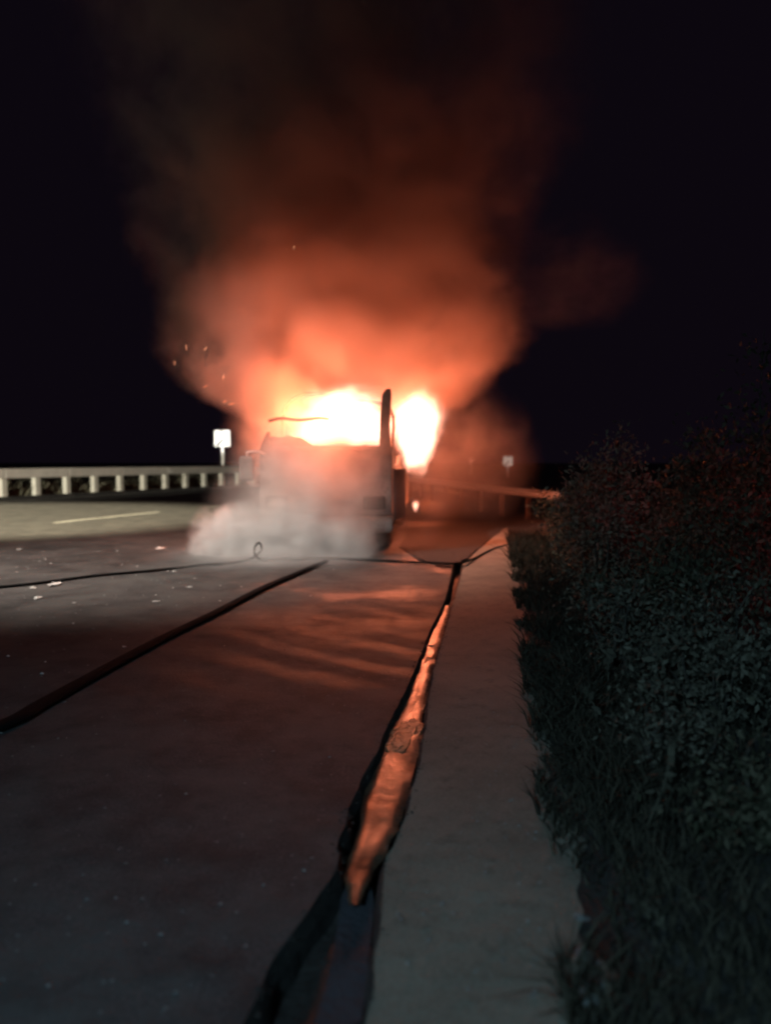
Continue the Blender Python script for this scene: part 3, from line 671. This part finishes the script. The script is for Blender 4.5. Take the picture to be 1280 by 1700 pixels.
for k in range(700):
    y = rnd.uniform(1.8, 11); i = rnd.random() < .5; x = xat(GL if i else GR, y) + rnd.uniform(-0.03, 0.03)
    pebble(bm, x, y, 0.0, rnd.uniform(0.003, 0.008))
tag(obj('crumbled_asphalt', bm, M_DARKEDGE), 'crumbled dark edges along the open gutter', 'rubble', kind='stuff')

# ------------------------------------------------------------------ vegetation
def bank_z(x, y):
    px = xat(VR, y); return 0.012 + 0.35 * (1 - math.exp(-max(0, x - px) * 0.35))
def leaf(bm, p, s, rnd, up=0.3):
    d = Vector((rnd.uniform(-1, 1), rnd.uniform(-1, 1), rnd.uniform(-1, 1) + up)).normalized(); n_ = d.cross(Vector((rnd.uniform(-1, 1), rnd.uniform(-1, 1), rnd.uniform(-1, 1)))).normalized()
    a, b_, c_, e = p, p + d * s * 0.5 + n_ * s * 0.22, p + d * s, p + d * s * 0.5 - n_ * s * 0.22
    bm.faces.new([bm.verts.new(x) for x in (a, b_, c_, e)])
def bush(x, y, h, wd, seed, label, nst=16, nl=2600, ls=0.06, mat=M_LEAF, tips=None, name='bush'):
    rnd = random.Random(seed); t = tag(empty(name, (x, y, bank_z(x, y) - 0.03)), label, 'bush', 'bushes growing along the verge')
    bs = bmesh.new(); bl = bmesh.new()
    for k in range(nst):
        a = rnd.uniform(0, 2 * math.pi); rr = rnd.random() ** 0.6 * wd; hh = h * rnd.uniform(0.55, 1.0) * (1 - 0.35 * (rr / wd) ** 2)
        if tips and k < len(tips): rr, hh, a = abs(tips[k][0]), tips[k][1], (0 if tips[k][0] > 0 else math.pi)
        base = Vector((0.12 * wd * math.cos(a), 0.12 * wd * math.sin(a), 0)); tip = Vector((rr * math.cos(a), rr * math.sin(a), hh))
        mid = base.lerp(tip, 0.5) + Vector((rnd.uniform(-.1, .1), rnd.uniform(-.1, .1), 0.12 * hh)); P_ = smoothline([base, mid, tip], 5)
        tube(bs, P_, [0.014 * (1 - 0.8 * i / (len(P_) - 1)) for i in range(len(P_))], 4, False)
        per = nl // nst
        for q in range(per):
            tt = rnd.random() ** 0.6; p = P_[int(tt * (len(P_) - 1))]; cl = 0.05 + 0.20 * h / 2 * (1 - tt * 0.75)
            g1 = Vector((rnd.gauss(0, cl), rnd.gauss(0, cl), rnd.gauss(0, cl * 0.8))); pp = p + g1
            if pp.z < 0.02: pp.z = 0.02 + rnd.random() * 0.1
            leaf(bl, pp, ls * rnd.uniform(0.6, 1.3), rnd)
    obj('stem', bs, M_BARK, t); f = obj('foliage', bl, mat, t); return t
bush(2.25, 7.6, 1.75, 0.60, 1, 'tall bush whose twin tips stand highest against the dark sky', 18, 4200, 0.055, mat=M_FIRELIT, tips=[(0.08, 1.80), (0.02, 1.7), (-0.22, 1.55), (-0.42, 1.4)])
bush(2.55, 9.6, 1.25, 0.75, 2, 'bush leaning over the verge just below the guardrail end', 16, 3200, 0.06, M_FIRELIT)
bush(3.4, 8.6, 1.5, 0.8, 3, 'loose bush behind the tall twin tipped one', 16, 3000, 0.06, M_FIRELIT)
bush(2.1, 5.6, 1.05, 0.65, 4, 'knee high dark bush halfway along the verge', 16, 3000, 0.05)
bush(3.1, 6.0, 1.5, 0.8, 5, 'bush glowing red in the light of a beacon', 18, 3600, 0.055)
bush(3.75, 7.2, 2.75, 1.0, 6, 'tallest bush rising at the edge of the frame', 22, 4200, 0.075)
bush(1.75, 4.0, 0.65, 0.5, 7, 'low weedy bush overhanging the verge, closer to the camera', 14, 2600, 0.045, M_LEAF2)
bush(2.5, 3.9, 0.95, 0.6, 8, 'dark bush in front of the red lit one', 14, 2600, 0.05)
bush(1.45, 2.75, 0.42, 0.38, 9, 'low green clump at the near end of the verge', 14, 2400, 0.04)
bush(2.05, 2.6, 0.6, 0.5, 10, 'bluish green bush closest to the camera', 14, 2400, 0.045)
bush(3.1, 12.5, 1.1, 0.8, 11, 'far bush beside the lit bend of the verge', 12, 2000, 0.07)
bush(5.2, 11.5, 1.9, 1.1, 12, 'far dark bush behind all the others', 14, 2600, 0.08)
bush(1.98, 7.0, 1.35, 0.42, 21, 'upright brownish bush right at the edge of the verge below the far sign', 14, 2200, 0.055, M_FIRELIT)
bush(2.45, 8.4, 1.65, 0.5, 22, 'feathery bush between the guardrail end and the twin tipped one', 14, 2200, 0.06, M_FIRELIT)
bush(1.55, 4.9, 0.8, 0.34, 23, 'upright dry weeds crowding the verge halfway to the camera', 12, 1500, 0.045, M_LEAF2)
bush(1.25, 3.4, 0.5, 0.26, 24, 'small dry weed clump leaning onto the near verge', 10, 1100, 0.035, M_LEAF2)
bush(1.95, 4.3, 1.0, 0.36, 25, 'thin upright weeds behind the low weedy bush', 12, 1300, 0.04, M_LEAF2)
# dry weeds with seed heads
def weed(u0, v0, u1, v1, Y, label, head=0.022, seed=0):
    rnd = random.Random(seed); a, c_ = A(u0, v0, Y), A(u1, v1, Y); z0 = bank_z(a.x, Y)
    base = Vector((a.x + (a.x - c_.x) * 0.2, Y, z0)); t = tag(empty('weed', base), label, 'weed', 'dry weeds in the bank')
    bm = bmesh.new(); q = [Vector((0, 0, -0.02)), (a - base), (a - base).lerp(c_ - base, .55) + Vector((0.02, 0, 0)), c_ - base]
    tube(bm, smoothline(q, 5), [0.005] * 16, 5, False); st = obj('stem', bm, M_STRAW, t)
    bm = bmesh.new()
    for k in range(60): leaf(bm, (c_ - base) + Vector((rnd.gauss(0, head), rnd.gauss(0, head), rnd.gauss(0, head))), 0.02, rnd)
    obj('seed_head', bm, M_STRAW, t)['kind'] = 'stuff'
    bm = bmesh.new()
    for k in range(14):
        tt = rnd.uniform(0.2, 0.9); leaf(bm, (a - base).lerp(c_ - base, tt), rnd.uniform(.04, .09), rnd, 0.5)
    obj('leaf', bm, M_STRAW, t)
weed(1105, 1160, 1086, 1066, 3.6, 'dry weed with one round pale seed head standing clear of the bushes', 0.014, 1)
weed(1060, 1400, 1118, 1232, 2.9, 'long thin dry stalk slanting towards the dark bushes', 0.01, 2)
weed(1112, 1620, 1083, 1500, 2.3, 'pale green forked stalk above the near grass', 0.02, 3)
weed(1080, 1165, 1048, 1105, 4.2, 'short dry weed in front of the knee high bush', 0.02, 4)
weed(990, 1190, 968, 1145, 4.0, 'dry feathery weed overhanging the verge edge', 0.03, 5)
weed(1180, 1090, 1165, 960, 4.6, 'tall faint stalk in front of the red lit bush', 0.015, 6)
weed(1010, 1110, 1004, 1070, 4.6, 'pale tuft at the foot of the tall bush', 0.03, 7)
weed(1020, 1440, 1040, 1385, 2.9, 'rusty brown weed low beside the verge', 0.03, 8)
# grass
M_FARGRASS = mat_leaf('pale_grass', (0.10, 0.10, 0.07), (0.25, 0.24, 0.18))
def grass(name, n, fn, h, label, mat=M_GRASS, seed=3):
    rnd = random.Random(seed); bm = bmesh.new()
    for k in range(n):
        x, y, z = fn(rnd); hh = h * rnd.uniform(0.25, 1.2) * min(1.0, 0.35 + y * 0.13) * (0.55 + 0.9 * abs(noise.noise(Vector((x * 1.3, y * 1.3, 5)))) * 2); a = rnd.uniform(0, 6.28); wv = Vector((math.cos(a), math.sin(a), 0)) * 0.004 * (1 + y * 0.15)
        ln = Vector((rnd.gauss(0, .6), rnd.gauss(0, .6), 0)) * hh; b0 = Vector((x, y, z - 0.02)); m = b0 + ln * 0.35 + Vector((0, 0, hh * 0.6)); tp = b0 + ln + Vector((0, 0, hh))
        v1, v2, v3, v4, v5 = [bm.verts.new(q) for q in (b0 - wv, b0 + wv, m + wv * 0.8, m - wv * 0.8, tp)]
        bm.faces.new((v1, v2, v3, v4)); bm.faces.new((v4, v3, v5))
    tag(obj(name, bm, mat), label, 'grass', kind='stuff')
def near(r):
    while True:
        y = 1.4 + 13 * r.random() ** 1.5; e = xat(VR, y); x = e - 0.09 + abs(r.gauss(0, 1)) * (0.5 + 0.2 * y) * r.random()
        if noise.noise(Vector((x * 2.2, y * 1.7, 0))) + 0.55 * min(1, (x - e) * 5) > r.uniform(-0.35, 0.35): return x, y, bank_z(x, y)
grass('grass', 26000, near, 0.17, 'rough grass and weeds covering the bank beside the verge')
def far(r):
    y = r.uniform(20, 70); x = left_edge_x(y) - 0.3 - r.random() ** 1.5 * 6; return x, y, -0.05
grass('grass', 22000, far, 0.55, 'tall grass behind the pale concrete barrier', M_FARGRASS, seed=4)
# pale kerb stones half hidden in the grass
for i, (u, v, s) in enumerate([(984, 1665, .075), (975, 1600, .05), (965, 1535, .04)]):
    p = G(u, v); o = obj('rock', scrap_mesh(40 + i, s), M_STONE, loc=(p.x, p.y, 0.02)); o.rotation_euler = (0, 0, 1.2 + i)
    tag(o, ['largest pale rock in the grass at the very near end of the verge', 'pale rock second along the grassy verge edge', 'small bluish rock where the grass meets the verge'][i], 'rock')
